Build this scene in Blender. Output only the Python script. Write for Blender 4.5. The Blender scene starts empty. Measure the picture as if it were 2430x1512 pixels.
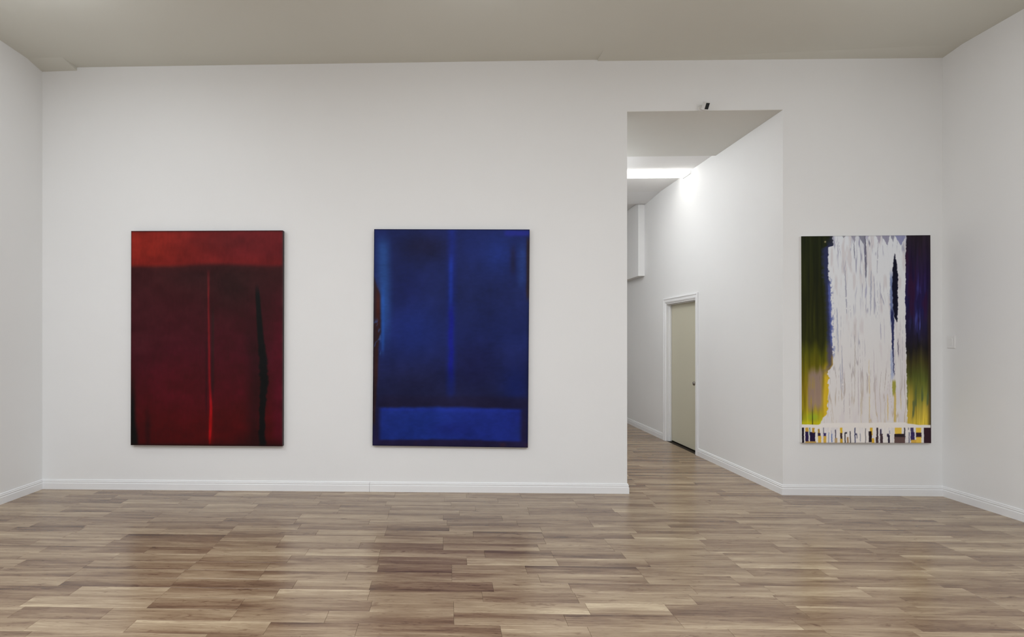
import bpy, bmesh, math, random
import numpy as np
from mathutils import Vector, Matrix

random.seed(7)
SC = bpy.context.scene
COL = SC.collection

# ------------------------------------------------------------------ camera
CAM_H = 1.48
YAW = math.atan((1060 - 1023) / 1290.0)
cam_data = bpy.data.cameras.new('camera')
cam_data.sensor_fit = 'HORIZONTAL'
cam_data.sensor_width = 36.0
cam_data.lens = 1290.0 / 2430.0 * 36.0
cam_data.shift_x = (1215 - 1023) / 2430.0
cam_data.shift_y = (806 - 756) / 2430.0
cam_data.clip_start = 0.05
cam = bpy.data.objects.new('camera', cam_data)
cam.location = (0, 0, CAM_H)
cam.rotation_euler = (math.pi / 2, 0, YAW)
COL.objects.link(cam)
SC.camera = cam

# ------------------------------------------------------------------ world, exposure
SC.view_settings.view_transform = 'Standard'
SC.view_settings.look = 'None'
SC.view_settings.gamma = 1.0
SC.view_settings.use_curve_mapping = False
SC.view_settings.exposure = 0.0
wd = bpy.data.worlds.new('world')
SC.world = wd
wd.use_nodes = True
wd.node_tree.nodes['Background'].inputs[0].default_value = (0.9, 0.95, 1.0, 1)
wd.node_tree.nodes['Background'].inputs[1].default_value = 0.02

# ------------------------------------------------------------------ room lamps (rows of ceiling tubes, all outside the frame)
def area(name, x, y, z, sx, sy, watts, col):
    d = bpy.data.lights.new(name, 'AREA')
    d.shape = 'RECTANGLE'
    d.size, d.size_y = sx, sy
    d.energy = watts
    d.color = col
    o = bpy.data.objects.new(name, d)
    o.location = (x, y, z)
    COL.objects.link(o)
    return o

LAMP = (0.925, 0.975, 1.045)
def glow(x, y, z, r, watts, col):
    d = bpy.data.lights.new('unseen_glow', 'POINT')
    d.shadow_soft_size = r
    d.energy = watts
    d.color = col
    o = bpy.data.objects.new('unseen_glow', d)
    o.location = (x, y, z)
    COL.objects.link(o)
# each fitting: light thrown down, and the light its bare tube throws sideways
for (lx, ly, ld, lp) in [(-3.0, 3.5, 3.6, 12), (-3.0, 1.6, 43, 0), (-1.3, 1.6, 7, 0), (2.0, 1.6, 24, 0), (3.4, 1.6, 3, 0),
                         (0.3, 3.5, 0, 7.8), (3.4, 3.5, 0, 9.4), (2.0, 3.5, 0, 1.5),
                         (-1.3, -0.4, 92, 0), (0.3, -0.4, 64, 0), (2.0, -0.4, 84, 0)]:
    if ld:
        area('room_lamp', lx, ly, 4.06, 1.3, 0.28, ld, LAMP)
    if lp:
        glow(lx, ly, 3.86, 0.16, lp, LAMP)
HALL_EMIT = 4.0
HALL_SIDE = 12.0
# fill lights added for the hall, unseen behind the back wall
area('hall_fill', 0.1, 6.6, 3.64, 1.2, 0.28, 17, (0.95, 0.985, 1.03))
glow(1.55, 7.0, 3.50, 0.10, 36, (0.95, 0.985, 1.03))  # added point fill, brightens the hall ceiling and right wall

# ------------------------------------------------------------------ helpers
def new_mat(name):
    m = bpy.data.materials.new(name)
    m.use_nodes = True
    nt = m.node_tree
    b = nt.nodes['Principled BSDF']
    return m, nt, b

def lin(c):
    return tuple((v / 255.0 / 12.92) if v / 255.0 <= 0.04045 else ((v / 255.0 + 0.055) / 1.055) ** 2.4 for v in c)

def paint_mat(name, rgb, rough=0.6, spec=0.3, bump=0.0, scale=180.0, var=0.0):
    m, nt, b = new_mat(name)
    b.inputs['Roughness'].default_value = rough
    b.inputs['Specular IOR Level'].default_value = spec
    b.inputs['Base Color'].default_value = (*rgb, 1)
    tc = nt.nodes.new('ShaderNodeNewGeometry')
    if var:
        n = nt.nodes.new('ShaderNodeTexNoise')
        n.inputs['Scale'].default_value = 1.3
        n.inputs['Detail'].default_value = 3
        nt.links.new(tc.outputs['Position'], n.inputs['Vector'])
        r = nt.nodes.new('ShaderNodeValToRGB')
        r.color_ramp.elements[0].position = 0.3
        r.color_ramp.elements[1].position = 0.7
        r.color_ramp.elements[0].color = (*[v * (1 - var) for v in rgb], 1)
        r.color_ramp.elements[1].color = (*[min(1, v * (1 + var)) for v in rgb], 1)
        nt.links.new(n.outputs['Fac'], r.inputs['Fac'])
        nt.links.new(r.outputs['Color'], b.inputs['Base Color'])
    if bump:
        n2 = nt.nodes.new('ShaderNodeTexNoise')
        n2.inputs['Scale'].default_value = scale
        n2.inputs['Detail'].default_value = 2
        nt.links.new(tc.outputs['Position'], n2.inputs['Vector'])
        bp = nt.nodes.new('ShaderNodeBump')
        bp.inputs['Strength'].default_value = bump
        bp.inputs['Distance'].default_value = 0.002
        nt.links.new(n2.outputs['Fac'], bp.inputs['Height'])
        nt.links.new(bp.outputs['Normal'], b.inputs['Normal'])
    return m

M_WALL = paint_mat('wall_paint', (0.85, 0.848, 0.838), 0.55, 0.25, 0.15, 140, 0.008)
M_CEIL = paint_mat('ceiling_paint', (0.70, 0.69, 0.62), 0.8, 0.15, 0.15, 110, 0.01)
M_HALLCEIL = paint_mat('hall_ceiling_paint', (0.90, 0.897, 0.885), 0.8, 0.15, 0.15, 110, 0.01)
M_HEADER = paint_mat('header_shade', (0.77, 0.765, 0.72), 0.8, 0.15, 0.15, 110, 0.01)  # darker than the hall ceiling to imitate shade under the header
M_TRIM = paint_mat('trim_gloss_white', (0.86, 0.86, 0.86), 0.35, 0.4, 0.03, 60)
M_DOOR = paint_mat('door_cream_paint', (0.60, 0.57, 0.44), 0.4, 0.4, 0.05, 90, 0.01)
M_PLASTIC = paint_mat('white_plastic', (0.80, 0.79, 0.77), 0.35, 0.4, 0.02, 300)
M_SWITCH = paint_mat('switch_plastic', (0.84, 0.835, 0.82), 0.5, 0.25, 0.02, 300)
M_BLACK = paint_mat('black_glass', (0.004, 0.004, 0.004), 0.25, 0.4, 0.01, 200)
M_GAP = paint_mat('dark_underlay', (0.05, 0.04, 0.03), 0.9, 0.1, 0.1, 60)
M_SHADOWGAP = paint_mat('door_gap_shade', (0.02, 0.016, 0.012), 0.9, 0.1, 0.1, 60)  # near-black colour standing in for the shade of the door gap
m, nt, b = new_mat('brushed_nickel')
b.inputs['Metallic'].default_value = 1.0
b.inputs['Base Color'].default_value = (0.34, 0.31, 0.28, 1)
b.inputs['Roughness'].default_value = 0.3
nz = nt.nodes.new('ShaderNodeTexNoise'); nz.inputs['Scale'].default_value = 250
bp = nt.nodes.new('ShaderNodeBump'); bp.inputs['Strength'].default_value = 0.05
nt.links.new(nz.outputs['Fac'], bp.inputs['Height']); nt.links.new(bp.outputs['Normal'], b.inputs['Normal'])
M_NICKEL = m

def emit_mat(name, col, strength):
    m, nt, b = new_mat(name)
    b.inputs['Base Color'].default_value = (0.85, 0.85, 0.83, 1)
    b.inputs['Roughness'].default_value = 0.4
    b.inputs['Emission Color'].default_value = (*col, 1)
    b.inputs['Emission Strength'].default_value = strength
    return m

def link(name, me, mat=None, parent=None, kind=None, smooth=False):
    o = bpy.data.objects.new(name, me)
    COL.objects.link(o)
    if mat is not None:
        me.materials.append(mat)
    if parent is not None:
        o.parent = parent
    if kind:
        o['kind'] = kind
    if smooth:
        for p in me.polygons:
            p.use_smooth = True
    return o

def bm_mesh(name, bm):
    bmesh.ops.recalc_face_normals(bm, faces=bm.faces)
    me = bpy.data.meshes.new(name)
    bm.to_mesh(me)
    bm.free()
    return me

def box(bm, x0, x1, y0, y1, z0, z1, bevel=0.0):
    r = bmesh.ops.create_cube(bm, size=1.0)
    for v in r['verts']:
        v.co = Vector(((x0 + x1) / 2 + v.co.x * (x1 - x0), (y0 + y1) / 2 + v.co.y * (y1 - y0), (z0 + z1) / 2 + v.co.z * (z1 - z0)))
    if bevel:
        es = list({e for v in r['verts'] for e in v.link_edges})
        bmesh.ops.bevel(bm, geom=es, offset=bevel, segments=2, affect='EDGES', profile=0.5)

def boxes(name, lst, mat, parent=None, kind=None, bevel=0.0):
    bm = bmesh.new()
    for a in lst:
        box(bm, *a, bevel=bevel)
    return link(name, bm_mesh(name, bm), mat, parent, kind)

def empty(name, loc=(0, 0, 0), rot=(0, 0, 0), **props):
    o = bpy.data.objects.new(name, None)
    o.empty_display_size = 0.1
    o.location = loc
    o.rotation_euler = rot
    COL.objects.link(o)
    for k, v in props.items():
        o[k] = v
    return o

def sweep(bm, path, prof, normals, closed_ends=True):
    """prof: list of (out, up) ; path: list of points ; normals: outward (mitred) vector per point ; up given by third vector"""
    rings = []
    for p, (n, u) in zip(path, normals):
        rings.append([bm.verts.new(Vector(p) + Vector(n) * a + Vector(u) * c) for a, c in prof])
    for i in range(len(rings) - 1):
        A, B = rings[i], rings[i + 1]
        for j in range(len(prof)):
            k = (j + 1) % len(prof)
            bm.faces.new((A[j], A[k], B[k], B[j]))
    if closed_ends:
        bm.faces.new(rings[0]); bm.faces.new(rings[-1][::-1])

# ------------------------------------------------------------------ the setting
XL, XR, YB, ZC = -4.01, 4.69, 5.28, 4.17
YF = -4.0
HX0, HX1, HYE, HXL = 1.735, 3.205, 11.0, -0.6      # hall (corridor) left and right faces, far end
ZH = 3.676                              # underside of the header over the opening
T = 0.12

wall_back = boxes('wall_back', [(XL - T, HX0, YB, YB + T, -0.02, 4.35),
                                (HX0, HX1, YB, 6.575, ZH, 4.35), (HXL - T, HX0, YB + T, 6.575, ZH, 4.35),
                                (HX1, XR + T, YB, YB + T, -0.02, 4.35)], M_WALL, kind='structure')
wall_left = boxes('wall_left', [(XL - T, XL, YF, YB, -0.02, 4.35)], M_WALL, kind='structure')
wall_right = boxes('wall_right', [(XR, XR + T, YF, YB, -0.02, 4.35)], M_WALL, kind='structure')
wall_front = boxes('wall_front', [(XL - T, XR + T, YF - T, YF, -0.02, 4.35)], M_WALL, kind='structure')
wall_hall_left = boxes('wall_hall_left', [(HXL - T, HXL, YB + T, HYE, -0.02, 3.676)], M_WALL, kind='structure')
DY0, DY1, DZ = 7.085, 8.045, 2.012      # door opening in the right hall wall
wall_hall_right = boxes('wall_hall_right', [(HX1, HX1 + T, YB + T, DY0, -0.02, 4.35),
                                            (HX1, HX1 + T, DY1, HYE, -0.02, 4.35),
                                            (HX1, HX1 + T, DY0, DY1, DZ, 4.35)], M_WALL, kind='structure')
wall_hall_end = boxes('wall_hall_end', [(HXL - T, HX1 + T, HYE, HYE + T, -0.02, 4.35)], M_WALL, kind='structure')
boxes('wall_bulkhead', [(3.102, HX1, 8.9, HYE, 2.511, 3.70)], M_WALL, kind='structure', bevel=0.003)

# main ceiling: flat, with two slight plaster steps where it meets the back wall
bm = bmesh.new()
segs = [(XL - T, -3.66, 4.135, 4.143), (-3.66, 1.455, 4.176, 4.176), (1.455, XR + T, 4.163, 4.145)]
yk = 5.08
top = 4.35
for (a, c, za, zc) in segs:
    vs = [bm.verts.new(p) for p in [(a, YB, za), (c, YB, zc), (c, yk, ZC), (a, yk, ZC), (c, YF - T, ZC), (a, YF - T, ZC),
                                    (a, YB, top), (c, YB, top), (c, YF - T, top), (a, YF - T, top)]]
    v = vs
    for f in [(0, 1, 2, 3), (3, 2, 4, 5), (6, 7, 1, 0), (6, 9, 8, 7), (5, 4, 8, 9), (0, 3, 5, 9, 6), (1, 7, 8, 4, 2)]:
        bm.faces.new([v[i] for i in f])
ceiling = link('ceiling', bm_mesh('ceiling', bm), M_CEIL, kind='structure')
boxes('ceiling', [(HXL - T, HX1, 6.575, HYE, 3.702, 3.80)], M_HALLCEIL, kind='structure')
boxes('ceiling', [(HX0 - 0.6, HX1, YB + 0.1205, 6.576, ZH - 0.004, ZH)], M_HEADER, kind='structure')   # thin sheet under the header, its darker colour imitates shade
boxes('ceiling', [(HX0 + 0.0005, HX1, YB + 0.001, YB + 0.1205, ZH - 0.004, ZH)], M_HEADER, kind='structure')  # same sheet at the opening, shade put into its colour
bm = bmesh.new()   # shallow sloped soffit across the hall
pr = [(8.25, 3.7015), (8.84, 3.662), (8.84, 3.7015)]
A = [bm.verts.new((HXL, y, z)) for y, z in pr]
B = [bm.verts.new((HX1, y, z)) for y, z in pr]
for j in range(3):
    bm.faces.new((A[j], A[(j + 1) % 3], B[(j + 1) % 3], B[j]))
bm.faces.new(A); bm.faces.new(B[::-1])
link('trim_1', bm_mesh('trim_1', bm), M_TRIM, kind='structure')

# baseboards
BP = [(0, 0), (0.015, 0), (0.015, 0.060), (0.0105, 0.064), (0.0105, 0.070), (0.013, 0.074), (0.0125, 0.079),
      (0.008, 0.082), (0.008, 0.086), (0.0095, 0.089), (0.007, 0.094), (0.003, 0.096), (0, 0.096)]
UP = (0, 0, 1)
def baseboard(name, path, normals, parent=None, kind='structure'):
    bm = bmesh.new()
    sweep(bm, [(p[0], p[1], 0.0) for p in path], BP, [((n[0], n[1], 0), UP) for n in normals])
    return link(name, bm_mesh(name, bm), M_TRIM, parent, kind)
bb = baseboard('baseboard_back', [(XL, YB), (-0.7515, YB)], [(1, -1), (0, -1)])
baseboard('board', [(-0.7495, YB), (HX0, YB), (HX0, YB + T), (HXL, YB + T)], [(0, -1), (1, -1), (1, 1), (0, 1)], parent=bb, kind=None)
baseboard('baseboard_back', [(HX1, YB), (XR, YB)], [(-1, -1), (-1, -1)])
baseboard('baseboard_left', [(XL, YF), (XL, YB)], [(1, 1), (1, -1)])
baseboard('baseboard_right', [(XR, YF), (XR, YB)], [(-1, 1), (-1, -1)])
baseboard('baseboard_hall', [(HX1, YB), (HX1, 7.011)], [(-1, -1), (-1, 0)])
baseboard('baseboard_hall', [(HX1, 8.12), (HX1, HYE)], [(-1, 0), (-1, 0)])

# ------------------------------------------------------------------ floor of strip planks
def plank_material():
    m, nt, b = new_mat('oak_laminate')
    N, L = nt.nodes, nt.links
    def node(t, **kw):
        n = N.new(t)
        for k, v in kw.items():
            setattr(n, k, v)
        return n
    def mth(op, a, c=None, clamp=False):
        n = N.new('ShaderNodeMath'); n.operation = op; n.use_clamp = clamp
        for i, s in enumerate((a, c)):
            if s is None: continue
            if isinstance(s, (int, float)): n.inputs[i].default_value = s
            else: L.new(s, n.inputs[i])
        return n.outputs[0]
    at = node('ShaderNodeAttribute'); at.attribute_name = 'plank'
    sep = node('ShaderNodeSeparateColor'); L.new(at.outputs['Color'], sep.inputs[0])
    tone, seed, grad = sep.outputs[0], sep.outputs[1], sep.outputs[2]
    geo = node('ShaderNodeNewGeometry')
    sx = node('ShaderNodeSeparateXYZ'); L.new(geo.outputs['Position'], sx.inputs[0])
    ofs = mth('MULTIPLY', seed, 57.0)
    def noise(fx, fy, det, rough=0.55, dist=0.0, zadd=0.0):
        c = node('ShaderNodeCombineXYZ')
        L.new(mth('ADD', mth('MULTIPLY', sx.outputs[0], fx), ofs), c.inputs[0])
        L.new(mth('MULTIPLY', sx.outputs[1], fy), c.inputs[1])
        L.new(mth('ADD', ofs, zadd), c.inputs[2])
        n = node('ShaderNodeTexNoise')
        n.inputs['Scale'].default_value = 1.0
        n.inputs['Detail'].default_value = det
        n.inputs['Roughness'].default_value = rough
        n.inputs['Distortion'].default_value = dist
        L.new(c.outputs[0], n.inputs['Vector'])
        return n.outputs['Fac']
    # position across the strip, -0.5 .. 0.5
    v = mth('SUBTRACT', mth('FRACT', mth('DIVIDE', mth('SUBTRACT', sx.outputs[1], ROW0), ROWW)), 0.5)
    wide = noise(1.6, 17.0, 3, 0.55, 0.6)
    fine = noise(5.0, 95.0, 4, 0.6, 0.3, 3.0)
    hair = noise(24.0, 430.0, 2, 0.6, 0.0, 7.0)
    blot = noise(7.0, 22.0, 3, 0.6, 0.8, 11.0)
    t = mth('ADD', 0.5, mth('MULTIPLY', mth('SUBTRACT', tone, 0.5), 0.62))
    t = mth('ADD', t, mth('MULTIPLY', mth('SUBTRACT', wide, 0.5), 1.2))
    t = mth('ADD', t, mth('MULTIPLY', mth('SUBTRACT', fine, 0.5), 0.62))
    t = mth('ADD', t, mth('MULTIPLY', mth('SUBTRACT', hair, 0.5), 0.34))
    t = mth('ADD', t, mth('MULTIPLY', mth('MULTIPLY', mth('SUBTRACT', grad, 0.5), v), 0.9))
    # knots / saw marks: dark specks where the blotch noise peaks
    kn = mth('MULTIPLY', mth('SUBTRACT', blot, 0.62, True), 2.8, True)
    fleck = noise(17.0, 150.0, 2, 0.5, 0.4, 17.0)
    kn = mth('ADD', kn, mth('MULTIPLY', mth('SUBTRACT', fleck, 0.63, True), 2.6, True))
    t = mth('SUBTRACT', t, kn, True)
    ramp = node('ShaderNodeValToRGB')
    els = ramp.color_ramp.elements
    els[0].position = 0.0; els[0].color = (*PC[0], 1)
    els[1].position = 1.0; els[1].color = (*PC[4], 1)
    for p, c in ((0.28, PC[1]), (0.5, PC[2]), (0.75, PC[3])):
        e = els.new(p); e.color = (*c, 1)
    L.new(t, ramp.inputs['Fac'])
    L.new(ramp.outputs['Color'], b.inputs['Base Color'])
    r = mth('ADD', FLOOR_ROUGH, mth('MULTIPLY', mth('SUBTRACT', fine, 0.5), 0.10))
    L.new(r, b.inputs['Roughness'])
    b.inputs['IOR'].default_value = 1.5
    b.inputs['Specular IOR Level'].default_value = FLOOR_SPEC
    bpn = node('ShaderNodeBump'); bpn.inputs['Strength'].default_value = 0.12; bpn.inputs['Distance'].default_value = 0.001
    L.new(fine, bpn.inputs['Height']); L.new(bpn.outputs['Normal'], b.inputs['Normal'])
    return m

ROW0, ROWW = 2.82353, 0.12535
FLOOR_ROUGH, FLOOR_SPEC = 0.25, 0.56
PC = [(0.104, 0.057, 0.034), (0.216, 0.135, 0.082), (0.298, 0.207, 0.128), (0.402, 0.298, 0.191), (0.58, 0.458, 0.304)]
M_PLANK = plank_material()
JOINTS = {-1:[-1.635,-0.92,-0.459,0.276,0.723,1.436,2.359],0:[-2.336,-1.837,-1.143,0.038,0.628,1.218],1:[-1.151,-0.421,0.039,1.216,1.934,2.492],2:[-1.648,-0.99,-0.451,3.08],3:[-2.335,-1.658,-0.458,0.277,1.46,1.904,3.065],4:[-2.353,-1.678,-1.162,0.032,2.966],5:[-2.822,-1.166,-0.443,0.033,0.511,1.923,2.395,3.04,3.534],6:[-1.062,-0.46,0.735,1.907,3.08],7:[-2.839,-2.102,-1.661,-0.464,0.262,0.728,1.212,1.911,2.615,3.554],8:[-3.004,-1.669,-1.217,-0.625,-0.025,0.653,1.827,2.334],9:[-2.417,-1.672,-1.224,-0.026,3.061],10:[-2.845,-2.191,-1.666,-0.469,0.729,1.924],11:[-3.3,-1.672,-1.164,-0.468,0.019,0.735,1.459,1.924,2.398,3.563,4.274],12:[-3.585,-0.628,1.162,2.408,3.516],13:[-3.595,-2.87,-1.687,-1.228,-0.029,0.46,1.885,3.04,3.987],14:[-2.887,-2.209,-1.674,-0.933,0.108,2.471],15:[-3.317,-1.689,-0.945,-0.49,0.71,1.443,1.887,3.057,3.778,4.26],16:[-3.548,-0.548,0.643,1.165,2.346,2.99],17:[-2.4,-1.922,1.167,1.883,2.369],18:[-3.393,-1.198,-0.493,0.185,1.385,1.887,3.752],19:[1.895,2.602],20:[2.711]}
TONES = {-1:[(-1.9,0.5),(-1.29,0.4),(-0.95,0.7),(-0.72,-0.5),(-0.11,-0.3),(0.46,0.3),(1.11,0.2)],0:[(-2.1,-0.35),(-1.53,0.2),(-1.06,0.1),(-0.75,0.0),(-0.17,-0.2),(0.17,-0.3),(0.48,-0.2),(0.87,-0.1),(1.41,0.2),(2.17,-0.25)],1:[(-2.12,0.5),(-1.59,-0.4),(-1.08,-0.5),(-0.72,-0.3),(-0.18,0.1),(0.18,0.7),(0.79,0.7),(1.48,-0.2),(1.84,-0.7),(2.16,0.1),(2.72,-0.2)],2:[(-2.11,0.6),(-1.35,0.1),(-1.03,-0.1),(-0.69,0.6),(-0.13,-0.2),(1.06,0.3),(2.19,-0.1),(2.76,-0.2),(3.12,0.3)],3:[(-2.55,0.5),(-2.05,-0.5),(-1.4,-0.5),(-0.78,0.3),(-0.13,-0.9),(1.11,-0.2),(1.67,0.3),(1.87,-0.4),(2.28,0.7),(2.82,0.3),(3.21,-0.3)],4:[(-2.61,-0.2),(-2.12,0),(-1.45,0.0),(-0.8,0.1),(-0.2,-0.3),(0.76,0.0),(1.61,0.1),(2.56,-0.3),(3.19,-0.4)],5:[(-2.89,0.5),(-2.86,0.5),(-2.62,-0.4),(-0.84,0.1),(-0.21,-0.7),(0.21,-0.1),(1.26,-0.2),(2.25,-0.2),(2.64,0.5),(3.23,0.3)],6:[(-1.16,-0.1),(-0.72,-0.3),(-0.29,-0.6),(1.31,-0.1),(2.62,-0.2)],7:[(-2.75,-0.5),(-1.92,-0.35),(-1.47,0.6),(-1.28,0.5),(-0.89,0.5),(-0.15,-0.05),(0.37,-0.8),(0.48,-0.8),(0.92,-0.4),(1.52,0.1),(1.77,0.5),(1.97,0.2),(2.34,0.4),(2.42,0.4),(2.77,-0.4),(3.31,0.1),(3.35,0.1)],8:[(-3.12,-0.2),(-2.52,0.1),(-1.89,-0.4),(-0.93,-0.2),(-0.33,-0.55),(0.15,0),(0.95,0.1),(2.78,-0.3)],9:[(-3.18,0.5),(-2.6,0.3),(-2.04,-0.8),(-1.48,-0.1),(-0.92,0.7),(0.16,-0.5),(2.65,0.5),(3.27,-0.5)],10:[(-3.04,-0.45),(-2.54,0.2),(-1.94,0.1),(-0.99,0),(-0.0,-0.2),(0.61,-0.6),(1.24,-0.2),(2.75,0.1)],11:[(-3.47,0.4),(-3.13,-0.55),(-0.93,-0.4),(-0.26,-0.8),(0.96,0.1),(1.71,-0.3),(2.1,-0.1),(3.24,-0.4),(3.88,-0.3)],12:[(0.82,-0.3),(1.33,0.1)],13:[(-3.24,0.4),(-2.49,-0.6),(-1.94,-0.3),(-1.44,-0.2),(-0.81,0.4),(0.18,-0.7),(1.54,-0.2),(2.82,0.5),(3.26,-0.5)],14:[(-3.24,-0.4)],15:[(-3.61,0.2),(-1.32,-0.45),(-0.76,-0.3),(1.07,-0.35),(2.17,0.6),(3.43,0.2),(3.97,-0.5)],16:[(3.43,0.3)],17:[(1.52,0.3),(2.11,-0.4)],19:[(2.31,0.2),(2.92,-0.3)]}

floor = boxes('floor', [(XL - T, XR + T, YF - T, YB + T, -0.05, -0.009), (HXL - T, HX1 + T, YB + T, HYE + T, -0.05, -0.009)], M_GAP, kind='structure')

def row_joints(k, x0, x1):
    js = [x for x in JOINTS.get(k, []) if x0 + 0.15 < x < x1 - 0.15]
    have = list(js)
    rng = random.Random(100 + k)
    # the print repeats every board length (1.196 m): carry known joints along the row, then fill what is left
    cand = sorted({round(x + n * 1.196, 3) for x in have for n in range(-9, 10)}) if have else []
    rng.shuffle(cand)
    for c in cand:
        if x0 + 0.2 < c < x1 - 0.2 and all(abs(c - j) > 0.42 for j in js):
            js.append(c)
    js.sort()
    pts = [x0] + js + [x1]
    out = [pts[0]]
    for p in pts[1:]:
        while p - out[-1] > 1.25:
            out.append(out[-1] + rng.choice([0.47, 0.62, 0.72, 0.9]))
        if p - out[-1] < 0.12 and p != x1 and out[-1] != x0:
            continue
        out.append(p)
    return out

def plank_data():
    """every strip: (x0, x1, y0, y1, tone, seed, grad, individual)"""
    G = 0.0005
    res = []
    kmin = math.floor((YF - ROW0) / ROWW)
    kmax = math.floor((HYE - ROW0) / ROWW)
    for k in range(kmin, kmax + 1):
        ya, yb = ROW0 + k * ROWW, ROW0 + (k + 1) * ROWW
        spans = []
        if ya < YB:
            spans.append((XL, XR, max(ya, YF), min(yb, YB)))
        if yb > YB:
            if ya < YB + T:
                spans.append((HX0, HX1, max(ya, YB), min(yb, HYE, YB + T)))
            if yb > YB + T:
                spans.append((HXL, HX1, max(ya, YB + T), min(yb, HYE)))
        rng = random.Random(900 + k)
        for (x0, x1, y0, y1) in spans:
            if y1 - y0 < 0.004:
                continue
            js = row_joints(k, x0, x1)
            for a, c in zip(js[:-1], js[1:]):
                ts = [t for (x, t) in TONES.get(k, []) if a <= x <= c]
                tone = sum(ts) / len(ts) if ts else max(-0.75, min(0.75, rng.gauss(0, 0.3)))
                ym = (y0 + y1) / 2
                # seen by the camera? (left/right frame edges)
                vis = -2 <= k <= 21 and (-1065 / 1290 - 0.06) * ym < c and a < (1385 / 1290 + 0.02) * ym
                res.append((a + G, c - G, y0 + G, y1 - G, 0.5 + tone / 2, rng.random(), rng.choice([rng.uniform(0, 0.35), rng.uniform(0.65, 1.0)]), vis))
    return res

def plank_mesh(name, items, org=(0, 0, 0)):
    verts, faces, cols = [], [], []
    ch = 0.0006
    for (a, c, y0, y1, t, s, g, _) in items:
        i = len(verts)
        for (x, y, z) in [(a, y0, -0.009), (c, y0, -0.009), (c, y1, -0.009), (a, y1, -0.009),
                          (a, y0, -ch), (c, y0, -ch), (c, y1, -ch), (a, y1, -ch),
                          (a + ch, y0 + ch, 0), (c - ch, y0 + ch, 0), (c - ch, y1 - ch, 0), (a + ch, y1 - ch, 0)]:
            verts.append((x - org[0], y - org[1], z - org[2]))
            cols += [t, s, g, 1.0]
        q = [(0, 1, 5, 4), (1, 2, 6, 5), (2, 3, 7, 6), (3, 0, 4, 7), (4, 5, 9, 8), (5, 6, 10, 9), (6, 7, 11, 10), (7, 4, 8, 11), (8, 9, 10, 11)]
        faces += [tuple(i + j for j in f) for f in q]
    me = bpy.data.meshes.new(name)
    me.from_pydata(verts, [], faces)
    at = me.attributes.new('plank', 'FLOAT_COLOR', 'POINT')
    at.data.foreach_set('color', cols)
    return me

PL = plank_data()
single = [p for p in PL if p[7]]
single.sort(key=lambda p: -(p[1] - p[0]) / max(p[2], 1.0) ** 3)
rest = [p for p in PL if not p[7]] + single[299:]
single = single[:299]
print('planks', len(PL), 'single', len(single), 'rest', len(rest))
for p in single:
    org = ((p[0] + p[1]) / 2, (p[2] + p[3]) / 2, 0)
    o = link('plank', plank_mesh('plank', [p], org), M_PLANK, floor)
    o.location = org
o = link('planking', plank_mesh('planking', rest), M_PLANK, floor)
o['kind'] = 'stuff'

# ------------------------------------------------------------------ door in the right hall wall
door = empty('door_1', (HX1, (DY0 + DY1) / 2, 0), kind='structure')
door['label'] = 'cream slab door in a white moulded casing on the right wall of the corridor'
def dpart(name, bm, mat, parent=door, smooth=False):
    o = link(name, bm_mesh(name, bm), mat, None, None, smooth)
    # keep world coordinates while parenting to the door or one of its parts
    o.parent = parent
    base = Vector(door.location)
    for v in o.data.vertices:
        v.co -= base
    return o
JT = 0.018
bm = bmesh.new()
box(bm, HX1 - 0.001, HX1 + T, DY0, DY0 + JT, 0, DZ)
box(bm, HX1 - 0.001, HX1 + T, DY1 - JT, DY1, 0, DZ)
box(bm, HX1 - 0.001, HX1 + T, DY0 + JT, DY1 - JT, DZ - JT, DZ)
dpart('jamb', bm, M_TRIM)
bm = bmesh.new()
sx0, sx1 = HX1 + 0.040, HX1 + 0.070
box(bm, sx0, sx1, DY0 + JT, DY0 + JT + 0.012, 0, DZ - JT, 0.002)
box(bm, sx0, sx1, DY1 - JT - 0.012, DY1 - JT, 0, DZ - JT, 0.002)
box(bm, sx0, sx1, DY0 + JT + 0.012, DY1 - JT - 0.012, DZ - JT - 0.012, DZ - JT, 0.002)
dpart('door_stop', bm, M_TRIM)
# slab
PX = HX1 + 0.073
bm = bmesh.new()
box(bm, PX, PX + 0.04, DY0 + JT + 0.003, DY1 - JT - 0.003, 0.015, DZ - JT - 0.003, 0.0015)
panel = dpart('door_panel', bm, M_DOOR)
bm = bmesh.new()
box(bm, HX1 + 0.075, HX1 + T, DY0 + JT, DY1 - JT, 0.0, 0.006)
dpart('gap_shade_strip', bm, M_SHADOWGAP)  # dark strip added as the shade under the door
# closed back of the opening
boxes('wall_behind_door', [(HX1 + T, HX1 + T + 0.03, DY0 - 0.1, DY1 + 0.1, 0, DZ + 0.1)], M_WALL, kind='structure')
# casing with a stepped profile
CW = 0.074
CP = [(0.0, 0.0), (0.0, 0.017), (0.006, 0.020), (0.020, 0.020), (0.026, 0.014), (0.046, 0.013), (0.054, 0.016), (CW - 0.004, 0.010), (CW, 0.0)]
CP = [(CW - a, h) for a, h in CP]   # thick edge outside
def casing(name, path, dirs):
    bm = bmesh.new()
    rings = []
    for (y, z), (dy, dz) in zip(path, dirs):
        rings.append([bm.verts.new((HX1 - h, y + dy * a, z + dz * a)) for a, h in CP])
    for A, B in zip(rings[:-1], rings[1:]):
        for j in range(len(CP)):
            k = (j + 1) % len(CP)
            bm.faces.new((A[j], A[k], B[k], B[j]))
    bm.faces.new(rings[0]); bm.faces.new(rings[-1][::-1])
    dpart(name, bm, M_TRIM)
i0, i1, it = DY0 + 0.004, DY1 - 0.004, DZ - 0.004
casing('casing', [(i0, 0), (i0, it)], [(-1, 0), (-1, 1)])
casing('casing', [(i1, 0), (i1, it)], [(1, 0), (1, 1)])
casing('casing', [(i0, it), (i1, it)], [(-1, 1), (1, 1)])
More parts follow.
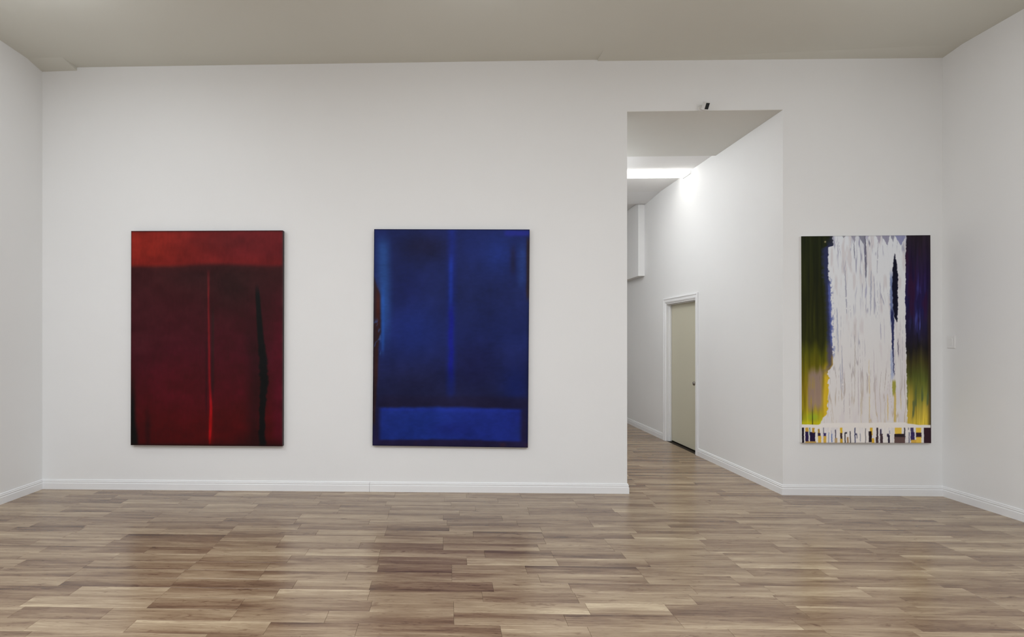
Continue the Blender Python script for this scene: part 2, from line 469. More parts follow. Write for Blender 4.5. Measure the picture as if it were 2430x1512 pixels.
def lathe(bm, prof, origin, axis, seg=24):
    """prof: (distance along axis, radius)"""
    ax = Vector(axis).normalized()
    t1 = ax.orthogonal().normalized(); t2 = ax.cross(t1)
    rings = []
    for d, r in prof:
        rings.append([bm.verts.new(Vector(origin) + ax * d + (t1 * math.cos(2 * math.pi * i / seg) + t2 * math.sin(2 * math.pi * i / seg)) * max(r, 1e-4)) for i in range(seg)])
    for A, B in zip(rings[:-1], rings[1:]):
        for i in range(seg):
            bm.faces.new((A[i], A[(i + 1) % seg], B[(i + 1) % seg], B[i]))
    bm.faces.new(rings[0]); bm.faces.new(rings[-1][::-1])
bm = bmesh.new()
lathe(bm, [(0, 0.030), (0.006, 0.030), (0.009, 0.024), (0.012, 0.012), (0.026, 0.012), (0.032, 0.020), (0.042, 0.027), (0.052, 0.026), (0.058, 0.018), (0.061, 0.0)],
      (PX, 7.205, 0.905), (-1, 0, 0))
k = dpart('knob', bm, M_NICKEL, panel, True)
k['label'] = 'round brushed nickel door knob'

# ------------------------------------------------------------------ hall ceiling light
hl = empty('ceiling_light', (1.97, 7.34, 3.702), category='ceiling light',
           label='long lit fluorescent ceiling light spanning the corridor behind the opening')
def rel(o, root):
    base = Vector(root.location)
    for v in o.data.vertices:
        v.co -= base
    o.parent = root
    return o
fy0, fy1, fx0, fx1 = 7.226, 7.455, 0.755, HX1 - 0.005
bm = bmesh.new()
box(bm, fx0, fx1, fy0 + 0.028, fy1 - 0.028, 3.684, 3.7018, 0.002)
rel(link('housing', bm_mesh('housing', bm), M_PLASTIC), hl)
bm = bmesh.new()
prof = [(fy0 + 0.032, 3.6838), (fy0, 3.675), (fy0 + 0.008, 3.667), (fy0 + 0.03, 3.662), (fy1 - 0.03, 3.662), (fy1 - 0.008, 3.667), (fy1, 3.675), (fy1 - 0.032, 3.6838)]
A = [bm.verts.new((fx0 + 0.02, y, z)) for y, z in prof]
B = [bm.verts.new((fx1 - 0.012, y, z)) for y, z in prof]
for j in range(len(prof)):
    kk = (j + 1) % len(prof)
    f = bm.faces.new((A[j], A[kk], B[kk], B[j]))
    f.material_index = 1 if j in (0, 6) else 0
bm.faces.new(A); bm.faces.new(B[::-1])
dif = rel(link('diffuser', bm_mesh('diffuser', bm), emit_mat('lit_diffuser', (1.0, 0.99, 0.96), HALL_EMIT)), hl)
dif.data.materials.append(emit_mat('lit_diffuser_side', (1.0, 0.99, 0.96), HALL_SIDE))
for xa, xb in ((fx0 - 0.004, fx0 + 0.018), (fx1 - 0.010, fx1 + 0.004)):
    bm = bmesh.new()
    box(bm, xa, xb, fy0 - 0.003, fy1 + 0.003, 3.660, 3.7018, 0.003)
    rel(link('end_cap', bm_mesh('end_cap', bm), M_PLASTIC), hl)

# ------------------------------------------------------------------ motion sensor over the opening
SP = Vector((2.440, YB, 3.696))
ms = empty('motion_sensor', SP, category='sensor', label='small white motion sensor with a black face above the corridor opening')
bm = bmesh.new()
lathe(bm, [(0, 0.032), (0.005, 0.032), (0.010, 0.027), (0.013, 0.012), (0.024, 0.010), (0.026, 0.010)], (0, 0, 0), (0, -1, 0), 28)
link('wall_plate', bm_mesh('wall_plate', bm), M_PLASTIC, ms, smooth=False)
# local frame: -Y out of the face
ctr = Vector((2.456, 5.2, 3.6825)) - SP
def msbox(name, a, mat, bev):
    bm = bmesh.new()
    box(bm, *a, bevel=bev)
    bmesh.ops.transform(bm, matrix=Matrix.Translation(ctr) @ Matrix.Rotation(math.radians(10), 4, 'Z') @ Matrix.Rotation(math.radians(30), 4, 'X'), verts=bm.verts)
    return link(name, bm_mesh(name, bm), mat, ms)
msbox('body', (-0.0245, 0.0245, 0.0, 0.050, -0.034, 0.034), M_PLASTIC, 0.005)
msbox('sensor_window', (-0.0178, 0.0178, -0.002, 0.004, -0.0278, 0.0278), M_BLACK, 0.001)
bm = bmesh.new()
bmesh.ops.create_uvsphere(bm, u_segments=16, v_segments=10, radius=0.014)
bmesh.ops.translate(bm, verts=bm.verts, vec=(0.004, -0.030, 0.000))
link('ball_joint', bm_mesh('ball_joint', bm), M_PLASTIC, ms, smooth=True)

# ------------------------------------------------------------------ light switch on the right wall
ls = empty('light_switch', (XR, 5.188, 1.401), category='light switch', label='white light switch plate on the right wall near the corner')
bm = bmesh.new(); box(bm, -0.007, 0.0, -0.038, 0.038, 0.0, 0.116, 0.002)
link('wall_plate', bm_mesh('plate', bm), M_SWITCH, ls)
bm = bmesh.new()
vs = [bm.verts.new(p) for p in [(-0.006, -0.017, 0.025), (-0.006, 0.017, 0.025), (-0.006, 0.017, 0.091), (-0.006, -0.017, 0.091),
                                (-0.0085, -0.016, 0.026), (-0.0085, 0.016, 0.026), (-0.012, 0.016, 0.090), (-0.012, -0.016, 0.090)]]
for f in [(0, 1, 2, 3), (4, 7, 6, 5), (0, 4, 5, 1), (1, 5, 6, 2), (2, 6, 7, 3), (3, 7, 4, 0)]:
    bm.faces.new([vs[i] for i in f])
link('rocker', bm_mesh('rocker', bm), M_SWITCH, ls)

# ------------------------------------------------------------------ paintings
_tabs = {}
def vn(x, y, seed=0):
    if seed not in _tabs:
        _tabs[seed] = np.random.RandomState(seed + 11).rand(128, 128)
    t = _tabs[seed]
    xi = np.floor(x).astype(int); yi = np.floor(y).astype(int)
    fx = x - xi; fy = y - yi
    fx = fx * fx * (3 - 2 * fx); fy = fy * fy * (3 - 2 * fy)
    a = t[xi % 128, yi % 128]; b_ = t[(xi + 1) % 128, yi % 128]
    c = t[xi % 128, (yi + 1) % 128]; d = t[(xi + 1) % 128, (yi + 1) % 128]
    return (a * (1 - fx) + b_ * fx) * (1 - fy) + (c * (1 - fx) + d * fx) * fy
def fbm(x, y, seed=0, n=3):
    s = 0; w = 0.5; tot = 0
    for i in range(n):
        s = s + w * vn(x * 2 ** i, y * 2 ** i, seed + i * 3); tot += w; w *= 0.5
    return s / tot
def S(a, b_, x):
    t = np.clip((x - a) / (b_ - a), 0, 1)
    return t * t * (3 - 2 * t)
def band(x, c, w, soft):
    return 1 - S(w / 2 - soft / 2, w / 2 + soft / 2, np.abs(x - c))
def rng_(x, a, b_, soft):
    return S(a - soft / 2, a + soft / 2, x) * (1 - S(b_ - soft / 2, b_ + soft / 2, x))
def mix(C, col, m):
    col = np.asarray(col, dtype=float)
    return C * (1 - m[..., None]) + col * m[..., None]
def keyed(v, ks, cols):
    cols = np.asarray(cols, dtype=float)
    return np.stack([np.interp(v, ks, cols[:, i]) for i in range(3)], -1)
I = np.interp

def red_painting(u, v):
    C = keyed(v, [0, .17, .2, .35, .55, .75, .9, 1], [(62, 28, 29), (62, 28, 29), (56, 27, 28), (60, 25, 29), (66, 24, 31), (72, 20, 29), (72, 15, 23), (66, 14, 19)])
    C = mix(C, (64, 30, 34), (1 - S(.0, .35, u)) * .5 * (1 - S(.5, .8, v)))
    C = mix(C, (44, 27, 27), np.exp(-((u - .68) / .16) ** 2 - ((v - .26) / .12) ** 2) * .8)
    C = mix(C, (44, 25, 27), np.exp(-((u - .40) / .15) ** 2 - ((v - .22) / .05) ** 2) * .5)
    C = mix(C, (78, 22, 34), S(.9, .97, u) * S(.2, .6, v) * .8)
    C = mix(C, (80, 18, 28), np.exp(-((u - .30) / .25) ** 2 - ((v - .72) / .12) ** 2) * .35)
    C = mix(C, (46, 17, 20), S(.92, 1.02, v) * S(.5, .8, u) * .7)
    # top band
    edge = .168 - .010 * np.exp(-((u - .52) / .25) ** 2) + .006 * (fbm(u * 9, v * 0 + 3, 5) - .5)
    T_ = keyed(u, [0, .18, .45, .7, 1], [(132, 38, 30), (126, 36, 29), (112, 32, 30), (100, 29, 31), (98, 28, 31)])
    T_ = mix(T_, (76, 27, 28), np.exp(-((u - .62) / .22) ** 2 - ((v - .05) / .03) ** 2) * .45 + (1 - S(0, .016, v)) * .4)
    T_ = mix(T_, (112, 30, 28), np.exp(-((v - .145) / .02) ** 2) * .4)
    m = 1 - S(edge - .016, edge + .012, v)
    C = C * (1 - m[..., None]) + T_ * m[..., None]
    # glow line
    pc = I(v, [.17, .3, .5, .7, .82, .9, 1], [.512, .512, .516, .521, .530, .528, .522])
    C = mix(C, (44, 30, 30), band(u, .541, .016, .012) * rng_(v, .36, .76, .1) * .75)
    C = mix(C, (42, 24, 27), band(u, .500, .012, .012) * rng_(v, .5, .85, .1) * .55)
    lw = I(v, [.18, .3, .7, .8, .9, .97, 1], [.018, .013, .014, .017, .022, .016, .010])
    lc = keyed(v, [.18, .3, .55, .75, .84, .94, 1], [(76, 30, 32), (98, 31, 33), (108, 28, 32), (122, 25, 30), (156, 20, 27), (170, 20, 26), (104, 18, 22)])
    wob = .003 * (fbm(u * 3, v * 26, 8) - .5)
    d = np.abs(u - pc - wob)
    m = (1 - S(lw * .2, lw * .75, d)) * S(.172, .2, v)
    C = C * (1 - m[..., None]) + lc * m[..., None]
    C = mix(C, (110, 14, 22), np.exp(-((u - .53) / .02) ** 2) * S(.8, .9, v) * .35)
    # black drip
    bc = I(v, [.24, .28, .4, .5, .6, .7, .78, .86, 1], [.828, .833, .845, .856, .872, .878, .874, .864, .870])
    bw = I(v, [.24, .28, .4, .5, .6, .7, .78, .86, 1], [.022, .026, .034, .040, .052, .054, .042, .036, .042])
    rough_e = .018 * (fbm(u * 6, v * 60, 21) - .5) * S(.45, .6, v)
    C = mix(C, (38, 22, 25), np.exp(-((u - bc + .05) / .055) ** 2) * S(.3, .6, v) * .65)
    C = mix(C, (20, 20, 22), (1 - S(bw * .32, bw * .68, np.abs(u - bc + rough_e))) * S(.23, .31, v) * .96)
    # lower left
    C = mix(C, (22, 19, 20), (1 - S(.012, .045, u - .02 * S(.85, 1, v))) * S(.6, .85, v) * .95)
    C = mix(C, (40, 18, 21), band(u, .113, .03, .03) * S(.78, .9, v) * .6)
    C = mix(C, (40, 22, 22), (1 - S(0, .006, u)) * .8)
    C = mix(C, (38, 20, 21), (S(.985, 1, v) + 1 - S(0, .007, v)) * .75)
    C = mix(C, (70, 48, 50), S(.988, .997, u) * .5)
    n = fbm(u * 11, v * 22, 31, 4) - .5
    n2 = fbm(u * 90, v * 40, 41, 2) - .5
    return C * (1 + n * .30 + n2 * .10)[..., None], np.zeros_like(u)

def blue_painting(u, v):
    C = keyed(v, [0, .1, .3, .5, .65, .75, .81, 1], [(28, 37, 92), (29, 38, 92), (31, 39, 90), (31, 40, 96), (32, 37, 82), (31, 34, 68), (32, 30, 58), (34, 30, 62)])
    C = mix(C, (31, 45, 118), np.exp(-((u - .25) / .16) ** 2 - ((v - .45) / .12) ** 2) * .8)
    C = mix(C, (31, 30, 62), np.exp(-((u - .33) / .17) ** 2 - ((v - .08) / .07) ** 2) * .75)
    C = mix(C, (26, 32, 84), np.exp(-((u - .22) / .12) ** 2 - ((v - .27) / .1) ** 2) * .7)
    C = mix(C, (34, 52, 132), np.exp(-((u - .80) / .11) ** 2 - ((v - .11) / .09) ** 2) * .8)
    C = mix(C, (38, 44, 145), rng_(u, .84, 1.0, .03) * rng_(v, .005, .03, .02) * .7)
    C = mix(C, (30, 42, 108), np.exp(-((u - .62) / .08) ** 2 - ((v - .08) / .08) ** 2) * .5)
    C = mix(C, (32, 33, 66), np.exp(-((u - .28) / .22) ** 2 - ((v - .73) / .09) ** 2) * .7)
    C = mix(C, (30, 30, 74), np.exp(-((u - .65) / .15) ** 2 - ((v - .62) / .12) ** 2) * .5)
    C = mix(C, (26, 36, 98), np.exp(-((u - .92) / .1) ** 2 - ((v - .72) / .1) ** 2) * .8)
    # left bright streak
    C = mix(C, (42, 76, 146), band(u, I(v, [0, .25, .4, .6], [.055, .065, .068, .060]), .075, .07) * (1 - S(.35, .62, v)) * S(.0, .1, v) * .85)
    C = mix(C, (40, 80, 165), band(u, .062, .018, .02) * rng_(v, .27, .56, .1) * .75)
    # right streak
    C = mix(C, (44, 68, 138), band(u, .955, .05, .05) * rng_(v, .07, .26, .1) * .6)
    C = mix(C, (34, 30, 58), band(u, .895, .03, .03) * rng_(v, .08, .2, .06) * .6)
    # centre line
    C = mix(C, (28, 42, 135), band(u, .503, .05, .05) * (1 - S(.7, .82, v)) * .6)
    C = mix(C, (32, 56, 165), band(u, .498, .024, .024) * rng_(v, .14, .36, .08) * .75)
    C = mix(C, (26, 30, 138), band(u, .502 + .014 * (fbm(u * 6, v * 34, 3) - .5), .030, .026) * rng_(v, .36, .68, .08) * .75)
    # brown left edge
    le = I(v, [.2, .26, .3, .47, .48, .55, .7, .85], [.0, .022, .045, .052, .05, .036, .03, .02]) + .006 * (fbm(u * 8, v * 40, 14) - .5)
    C = mix(C, (44, 30, 34), (1 - S(le - .012, le + .006, u)) * rng_(v, .22, .9, .04) * .95)
    C = mix(C, (76, 32, 26), np.exp(-((u - .028) / .014) ** 2 - ((v - .37) / .09) ** 2) * .75)
    C = mix(C, (58, 32, 32), np.exp(-((u - .022) / .012) ** 2 - ((v - .62) / .1) ** 2) * .6)
    sc = S(.60, .74, fbm(u * 60 + v * 25, v * 26, 77, 3)) * rng_(v, .42, .58, .03) * (1 - S(.045, .055, u))
    C = mix(C, (66, 98, 170), sc * .6)
    # right edge brown
    C = mix(C, (44, 32, 38), S(.972, .99, u + .008 * (fbm(u * 4, v * 30, 18) - .5)) * rng_(v, .04, .32, .05) * .9)
    C = mix(C, (24, 28, 62), S(.975, 1, u) * S(.3, .4, v) * .6)
    # dark band and lower block
    C = mix(C, (32, 30, 56), rng_(v, .77, .822, .03) * S(.02, .1, u) * .7)
    e = .004 * (fbm(u * 26, v * 26, 61) - .5)
    m = rng_(v + 1.6 * e + .004 * np.cos((u - .5) * 5), .822, .972, .018) * rng_(u + 1.6 * e, .045, .955, .04)
    BB = keyed(u, [0, .1, .35, .6, .85, 1], [(31, 44, 118), (32, 48, 128), (32, 50, 134), (31, 44, 124), (33, 46, 132), (30, 38, 112)])
    BB = mix(BB, (34, 50, 150), np.exp(-((v - .832) / .008) ** 2) * .6)
    BB = mix(BB, (28, 34, 104), np.exp(-((u - .5) / .12) ** 2 - ((v - .92) / .03) ** 2) * .6)
    BB = mix(BB, (28, 40, 96), np.exp(-((u - .95) / .05) ** 2 - ((v - .93) / .04) ** 2) * .5)
    C = C * (1 - m[..., None]) + BB * m[..., None]
    C = mix(C, (62, 36, 40), S(.975, .985, v) * S(.5, .7, fbm(u * 9, v * 3, 25)) * .7)
    C = mix(C, (40, 34, 66), rng_(v, .972, 1.0, .01) * .4)
    C = mix(C, (24, 22, 40), ((1 - S(0, .006, u)) + (1 - S(0, .006, v)) + S(.995, 1, u) + S(.994, 1, v)).clip(0, 1) * .8)
    C = C * np.array([1.0, 1.01, .97])
    n = fbm(u * 8, v * 9, 131, 4) - .5
    n2 = fbm(u * 40, v * 120, 141, 2) - .5
    return C * (1 + n * .34 + n2 * .10)[..., None], np.zeros_like(u)

BARS = [(0, .017, 0, 1, (24, 18, 28)), (.027, .052, 0, .3, (178, 140, 55)), (.027, .052, .28, .92, (36, 26, 62)), (.027, .11, .9, 1, (176, 138, 60)),
        (.058, .066, 0, .5, (90, 130, 130)), (.062, .104, .3, .9, (30, 20, 48)), (.080, .098, .02, .34, (170, 130, 45)),
        (.124, .138, .1, .4, (150, 120, 55)), (.124, .145, .36, .58, (46, 32, 52)), (.126, .151, .55, 1, (196, 160, 62)),
        (.166, .171, 0, .4, (70, 70, 85)), (.168, .188, .36, .58, (50, 42, 90)), (.168, .19, .56, 1, (190, 152, 62)),
        (.206, .211, .3, 1, (120, 130, 160)), (.228, .236, .4, .95, (90, 110, 160)), (.227, .231, .2, .5, (150, 150, 170)),
        (.258, .265, .15, .75, (60, 56, 76)), (.254, .274, .68, 1, (165, 140, 100)), (.296, .315, 0, .4, (196, 160, 45)),
        (.298, .314, .36, .75, (50, 34, 30)), (.296, .316, .72, 1, (180, 140, 40)), (.331, .339, .35, 1, (40, 38, 44)), (.335, .352, .3, .42, (60, 58, 66)),
        (.348, .362, .62, 1, (150, 120, 85)), (.372, .379, .25, 1, (48, 44, 54)), (.408, .416, 0, 1, (64, 66, 96)), (.414, .428, .38, .5, (70, 68, 90)), (.424, .430, .45, .7, (90, 90, 110)),
        (.45, .456, .4, .9, (140, 140, 150)), (.49, .497, .05, 1, (120, 116, 118)), (.528, .549, 0, .5, (196, 156, 42)), (.518, .542, .25, .95, (28, 20, 26)),
        (.543, .561, .7, 1, (196, 152, 42)), (.578, .591, 0, .7, (44, 34, 42)), (.572, .592, .6, 1, (58, 44, 46)), (.604, .616, .1, .5, (44, 38, 62)), (.605, .627, .4, 1, (60, 46, 52)),
        (.678, .683, .2, .4, (110, 110, 135)), (.66, .675, .4, .6, (50, 44, 66)), (.667, .682, .5, 1, (32, 28, 46)), (.72, .772, 0, .45, (205, 170, 66)), (.716, .80, .4, .62, (34, 26, 30)), (.716, .80, .6, 1, (84, 64, 62)),
        (.79, .80, 0, .6, (60, 56, 64)), (.822, .83, .0, .15, (120, 118, 124)), (.826, .836, .3, 1, (112, 112, 128)), (.842, .866, 0, .4, (60, 52, 84)), (.842, .872, .3, .85, (46, 36, 78)), (.845, .885, .78, 1, (190, 150, 62)),
        (.883, .924, 0, .35, (210, 172, 60)), (.883, .926, .33, .65, (44, 28, 40)), (.884, .924, .6, 1, (205, 168, 66)), (.945, 1.0, 0, 1, (42, 24, 32))]
STREAKS = [(.41, .035, .412, .11, .008, (120, 122, 140), .8), (.495, 0, .503, .2, .016, (104, 102, 122), .9), (.523, .02, .532, .05, .012, (120, 118, 140), .8),
           (.34, .165, .352, .375, .010, (150, 150, 168), .75), (.542, .17, .536, .36, .012, (160, 162, 180), .7), (.503, .24, .497, .30, .014, (165, 165, 190), .7),
           (.595, .03, .588, .18, .007, (160, 158, 172), .7), (.612, .42, .616, .5, .007, (160, 158, 178), .7), (.275, .35, .285, .56, .008, (150, 155, 180), .7),
           (.312, .53, .318, .76, .006, (140, 140, 160), .7), (.415, .42, .412, .78, .007, (176, 168, 160), .6), (.49, .5, .492, .6, .006, (170, 166, 176), .5),
           (.522, .6, .526, .9, .008, (204, 184, 140), .7), (.665, .77, .667, .89, .010, (204, 176, 116), .7), (.746, .5, .750, .58, .008, (96, 90, 110), .85),
           (.764, .77, .770, .84, .008, (196, 176, 130), .6), (.33, .7, .326, .86, .006, (160, 152, 160), .6), (.438, .65, .44, .86, .006, (176, 166, 170), .6),
           (.37, .76, .372, .88, .006, (176, 164, 164), .6), (.457, .78, .46, .92, .006, (190, 176, 150), .6), (.56, .55, .565, .75, .006, (186, 178, 186), .6),
           (.60, .25, .602, .4, .006, (190, 186, 196), .5), (.30, .62, .306, .74, .008, (140, 146, 176), .5), (.64, .4, .645, .52, .006, (186, 184, 196), .5)]

JAGS = [(.318, .345, .33, .012, (120, 120, 130)), (.385, .425, .415, .036, (140, 138, 156)), (.445, .50, .485, .045, (112, 112, 132)), (.50, .525, .51, .03, (176, 174, 196)),
        (.578, .618, .606, .042, (158, 152, 172)), (.622, .685, .672, .05, (128, 124, 150)), (.69, .722, .714, .034, (120, 120, 142)), (.722, .81, .772, .05, (118, 120, 166))]

def white_painting(u, v):
    st = fbm(u * 70, v * 5, 201, 3) - .5
    st2 = fbm(u * 26, v * 3.5, 211, 3) - .5
    rg = fbm(u * 30, v * 90, 221, 3) - .5
    H_ = np.zeros_like(u)
    # left panel
    Lp = keyed(v + st2 * .10, [0, .3, .5, .56, .65, .75, .85, .91], [(34, 38, 24), (37, 39, 20), (44, 46, 17), (76, 76, 19), (100, 92, 24), (126, 108, 31), (148, 132, 34), (160, 158, 36)])
    Lp = Lp * (1 + st * .55)[..., None]
    Lp = mix(Lp, (138, 116, 118), rng_(u + st2 * .05, .05, .155, .03) * rng_(v + st * .05, .645, .84, .06) * .8)
    Lp = mix(Lp, (150, 130, 46), S(.56, .7, fbm(u * 40, v * 10, 231)) * S(.6, .8, v) * .55)
    Lp = mix(Lp, (70, 74, 26), S(.6, .75, fbm(u * 50, v * 8, 241)) * S(.55, .75, v) * .5)
    Lp = mix(Lp, (196, 164, 46), rng_(u + st * .03, .165, .22, .03) * rng_(v, .63, .9, .06) * .85)
    Lp = mix(Lp, (135, 165, 48), np.exp(-((u - .09) / .04) ** 2 - ((v - .875) / .02) ** 2) * .8)
    Lp = mix(Lp, (178, 172, 30), np.exp(-((v - .905) / .012) ** 2) * .7)
    Lp = mix(Lp, (40, 38, 24), band(u, .083, .008, .006) * S(.8, .88, v) * .7)
    # blue fringe beside the white
    el = I(v, [0, .048, .055, .1, .2, .25, .4, .55, .62, .64, .65, .72, .8, .86, .88, .905, .912],
           [.245, .245, .213, .207, .213, .225, .232, .24, .243, .228, .205, .21, .205, .198, .162, .145, .14]) + rg * (.012 + .020 * S(.5, .7, fbm(u * 5, v * 22, 225)))
    fr = el - u
    C = Lp
    C = mix(C, (46, 50, 86), (1 - S(.025, .06, fr + st * .02)) * S(.0, .06, v) * (1 - S(.56, .66, v)) * .85)
    C = mix(C, (84, 94, 152), (1 - S(.004, .024, fr + st * .02)) * S(.2, .26, v) * (1 - S(.5, .6, v)) * .9)
    C = mix(C, (84, 76, 92), (1 - S(.02, .06, fr)) * rng_(v, .53, .66, .06) * .7)
    C = mix(C, (44, 46, 62), (1 - S(.01, .03, fr)) * (1 - S(.04, .06, v)) * .8)
    C = mix(C, (176, 140, 50), (1 - S(.0, .02, fr)) * rng_(v, .58, .64, .03) * .7)
    # right panel, streaked
    Rp = keyed(v + st2 * .10, [0, .08, .2, .35, .48, .55, .62, .7, .78, .84, .9], [(38, 32, 38), (37, 30, 44), (37, 27, 58), (31, 28, 62), (33, 29, 46), (34, 31, 32), (60, 56, 32), (76, 82, 38), (108, 110, 48), (158, 140, 58), (190, 166, 62)])
    Rp = Rp * (1 + st * .55)[..., None]
    Rp = mix(Rp, (60, 62, 128), S(.56, .72, fbm(u * 48, v * 9, 251)) * np.exp(-((u - .90) / .05) ** 2 - ((v - .34) / .12) ** 2) * .95)
    Rp = mix(Rp, (70, 76, 140), S(.6, .72, fbm(u * 60, v * 16, 255)) * np.exp(-((u - .9) / .04) ** 2 - ((v - .44) / .06) ** 2) * .8)
    Rp = mix(Rp, (52, 42, 36), S(.965, .99, u + st * .02) * S(.1, .4, v) * .7)
    Rp = mix(Rp, (52, 24, 44), S(.55, .7, fbm(u * 30, v * 6, 258)) * rng_(v, .08, .4, .1) * .6)
    Rp = mix(Rp, (176, 150, 60), rng_(u + st * .03, .80, .86, .03) * S(.66, .8, v) * .7)
    Rp = mix(Rp, (70, 84, 60), S(.58, .7, fbm(u * 44, v * 9, 261)) * S(.68, .78, v) * (1 - S(.86, .9, v)) * .7)
    er = I(v, [0, .1, .3, .5, .6, .75, .9], [.815, .808, .805, .807, .812, .815, .818]) + rg * .012
    mR = S(-.003, .003, u - er)
    C = C * (1 - mR[..., None]) + Rp * mR[..., None]
    # white field; flecks of blue still show through its left margin
    W = keyed(v, [0, .3, .6, .9], [(226, 229, 234), (222, 223, 225), (215, 212, 211), (212, 207, 204)])
    W = mix(W, (205, 198, 200), S(.55, .75, fbm(u * 34, v * 9, 271)) * .6)
    ridg = 1 - np.abs(fbm(u * 52 + 1.5 * fbm(u * 6, v * 8, 281), v * 4.2, 291, 2) - .5) * 2
    W = mix(W, keyed(v, [0, .45, .7, .9], [(164, 164, 184), (166, 166, 182), (178, 168, 164), (190, 174, 150)]), S(.90, .975, ridg) * S(.38, .56, fbm(u * 9, v * 7, 301)) * .85)
    W = mix(W, (104, 112, 164), (1 - S(.0, .030, u - el)) * S(.50, .62, fbm(u * 90, v * 80, 306, 2)) * rng_(v, .2, .58, .06) * .85)
    H_ += (fbm(u * 46, v * 40, 311, 3) - .5) * .0022
    for (ua, va, ub, vb, wd_, col, al) in STREAKS:
        p = np.clip((v - va) / (vb - va), 0, 1)
        c = ua + (ub - ua) * p + .006 * rg
        ww = wd_ * (.35 + .65 * np.sin(np.pi * np.clip(p, .12, .88)))
        mk = (1 - S(ww * .25, ww * .75, np.abs(u - c))) * rng_(v, va, vb, .02) * S(.3, .45, fbm(u * 40, v * 60, 321) + .12)
        W = mix(W, col, mk * al)
    for (ja, jb, jp, jd, jc) in JAGS:
        lo = I(v, [0, jd], [ja, jp]) + rg * .010
        hi = I(v, [0, jd], [jb, jp]) + rg * .010
        mk = S(-.003, .004, u - lo) * S(-.003, .004, hi - u) * (1 - S(jd * .92, jd * 1.02, v))
        W = mix(W, jc, mk * .75)
    # gash
    gl = I(v, [.085, .12, .16, .2, .35, .40, .42], [.724, .715, .708, .704, .708, .724, .742]) + rg * .012
    gr = I(v, [.085, .12, .16, .2, .3, .38, .42], [.726, .734, .742, .747, .748, .744, .744]) + rg * .014
    W = mix(W, (90, 106, 156), rng_(u + rg * .01, .688, .712, .012) * rng_(v, .19, .42, .08) * .8)
    W = mix(W, (150, 162, 196), rng_(u + rg * .01, .690, .712, .012) * rng_(v, .55, .69, .05) * .75)
    mg = S(-.004, .004, u - gl) * S(-.004, .004, gr - u) * rng_(v, .088, .418, .008)
    W = mix(W, (19, 18, 40), mg)
    tl = I(v, [.36, .45, .52, .6, .68], [.690, .696, .699, .706, .716]) + rg * .010
    tr = I(v, [.36, .41, .45, .52, .6, .68], [.712, .720, .716, .714, .714, .722]) + rg * .012
    W = mix(W, (38, 42, 84), S(-.003, .003, u - tl) * S(-.003, .003, tr - u) * rng_(v, .36, .67, .03) * .92)
    W = mix(W, (146, 142, 48), rng_(u + rg * .01, .703, .728, .008) * rng_(v, .70, .77, .02) * .85)
    W = mix(W, (196, 170, 92), rng_(u + rg * .006, .714, .730, .006) * rng_(v, .76, .90, .02) * .85)
    mW = S(-.004, .004, u - el) * (1 - mR)
    W = W * I(v, [0, .4, 1], [.87, .89, .94])[..., None]
    C = C * (1 - mW[..., None]) + W * mW[..., None]
    H_ = H_ * mW + mW * .0012 + st * .0006
    # specks upper left
    C = mix(C, (170, 160, 120), np.exp(-((u - .187) / .006) ** 2 - ((v - .028) / .004) ** 2))
    # white band and the barred strip
    wob = .003 * (fbm(u * 20, v * 0, 341) - .5)
    bt = I(u, [0, .13, .15, .8, .82, .9, 1], [.910, .912, .905, .9, .906, .912, .913]) + wob
    mB = S(-.002, .002, v - bt)
    C = mix(C, (206, 201, 196), mB)
    sv = (v - .925) / .075
    ins = S(.924, .927, v)
    C = mix(C, (188, 185, 190), S(.5, .7, fbm(u * 90, v * 10, 351)) * ins * .5)
    for (ua, ub, va, vb, col) in BARS:
        e = .006 * (fbm(u * 20, v * 130, 361) - .5)
        mk = rng_(u + e, ua, ub, .004) * rng_(sv + e * 8, va, vb, .06) * ins
        C = mix(C, col, mk * .95)
    C = mix(C, (48, 44, 40), (1 - S(0, .003, v)) * .8 * (1 - .6 * mW))
    C = mix(C, (40, 34, 36), S(.994, .997, u) * .85)
    C = mix(C, (60, 46, 40), S(.997, 1, v) * .5)
    return C, H_

def painting_mat(name, rough, spec, weave):
    m, nt, b = new_mat(name)
    at = nt.nodes.new('ShaderNodeAttribute'); at.attribute_name = 'paint'
    nt.links.new(at.outputs['Color'], b.inputs['Base Color'])
    b.inputs['Roughness'].default_value = rough
    b.inputs['Specular IOR Level'].default_value = spec
    g = nt.nodes.new('ShaderNodeTexCoord')
    n = nt.nodes.new('ShaderNodeTexNoise'); n.inputs['Scale'].default_value = 420; n.inputs['Detail'].default_value = 2
    nt.links.new(g.outputs['Object'], n.inputs['Vector'])
    bp = nt.nodes.new('ShaderNodeBump'); bp.inputs['Strength'].default_value = weave; bp.inputs['Distance'].default_value = 0.001
    nt.links.new(n.outputs['Fac'], bp.inputs['Height']); nt.links.new(bp.outputs['Normal'], b.inputs['Normal'])
    return m

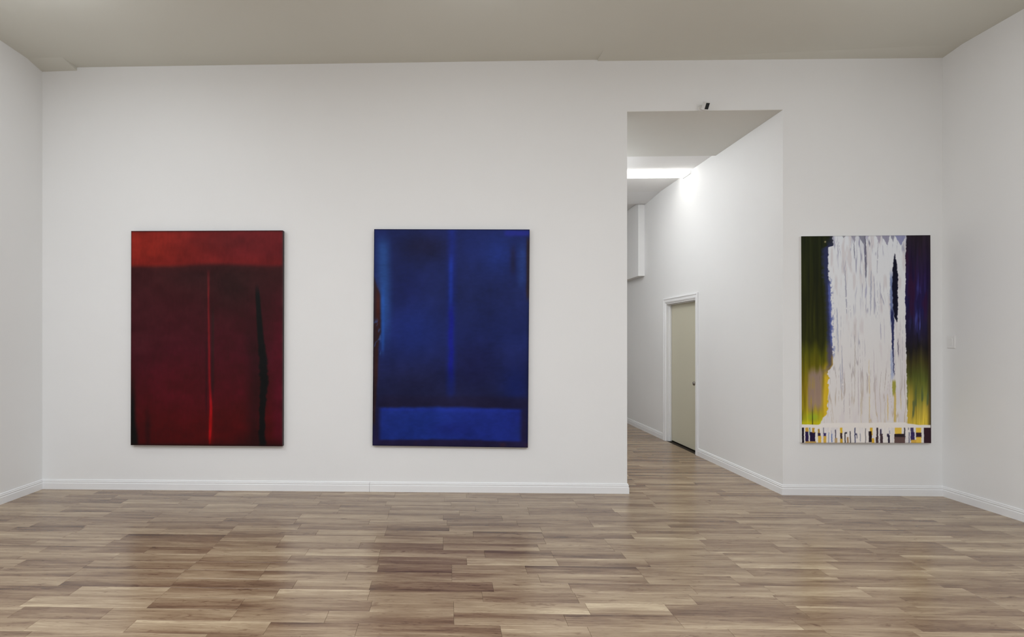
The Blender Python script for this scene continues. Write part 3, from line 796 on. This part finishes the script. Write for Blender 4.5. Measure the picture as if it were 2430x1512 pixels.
def make_painting(cx, zb, w, h, depth, tilt, fn, nu, nv, side_mat, label, gain, rough, spec):
    root = empty('abstract_painting', (cx, YB, zb), (0, math.radians(tilt), 0), category='painting', label=label)
    uu = np.linspace(0, 1, nu); vv = np.linspace(0, 1, nv)
    U, V = np.meshgrid(uu, vv)
    C, Hh = fn(U, V)
    C = np.clip(C, 0, 255) / 255.0
    Lc = np.where(C <= .04045, C / 12.92, ((C + .055) / 1.055) ** 2.4)
    Lc = np.clip(np.maximum((Lc - spec_lift) / gain, Lc * .3), .0006, .93)
    co = np.stack([(U - .5) * w, np.full_like(U, -depth) - np.clip(Hh, -.002, .004), (1 - V) * h], -1).reshape(-1, 3)
    idx = np.arange(nu * nv).reshape(nv, nu)
    q = np.stack([idx[1:, :-1], idx[1:, 1:], idx[:-1, 1:], idx[:-1, :-1]], -1).reshape(-1, 4)
    me = bpy.data.meshes.new('painted_front')
    me.vertices.add(len(co)); me.vertices.foreach_set('co', co.ravel())
    me.loops.add(q.size); me.loops.foreach_set('vertex_index', q.ravel())
    me.polygons.add(len(q)); me.polygons.foreach_set('loop_start', np.arange(0, q.size, 4)); me.polygons.foreach_set('loop_total', np.full(len(q), 4))
    me.update(calc_edges=True)
    at = me.attributes.new('paint', 'FLOAT_COLOR', 'POINT')
    at.data.foreach_set('color', np.concatenate([Lc.reshape(-1, 3), np.ones((nu * nv, 1))], 1).astype(np.float32).ravel())
    link('painted_front', me, painting_mat('painted_canvas', rough, spec, .12), root, smooth=True)
    bm = bmesh.new()
    box(bm, -w / 2, w / 2, -depth + .0022, -0.0005, 0, h, 0.0015)
    e = link('canvas_edge', bm_mesh('canvas_edge', bm), side_mat, root)
    return root
spec_lift = 0.007
M_EDGE_RED = paint_mat('edge_dark_maroon', (0.030, 0.016, 0.017), 0.5, 0.3, 0.05, 200)
M_EDGE_BLUE = paint_mat('edge_dark_navy', (0.012, 0.012, 0.022), 0.5, 0.3, 0.05, 200)
M_EDGE_WHITE = paint_mat('edge_white_canvas', (0.86, 0.85, 0.83), 0.7, 0.2, 0.05, 200)
GAIN = 0.86
make_painting(-2.3415, 0.445, 1.497, 2.096, 0.048, 0.12, red_painting, 230, 322, M_EDGE_RED,
              'large dark red abstract painting with a bright red band across the top', GAIN, 0.5, 0.15)
make_painting(0.0305, 0.4485, 1.497, 2.094, 0.04, 0.46, blue_painting, 230, 322, M_EDGE_BLUE,
              'large deep blue abstract painting with a paler blue block along the bottom', GAIN, 0.5, 0.15)
make_painting(3.9585, 0.5035, 1.193, 1.957, 0.034, -0.2, white_painting, 330, 520, M_EDGE_WHITE,
              'tall abstract painting of a white paint curtain between dark panels, right of the corridor', 0.66, 0.5, 0.15)
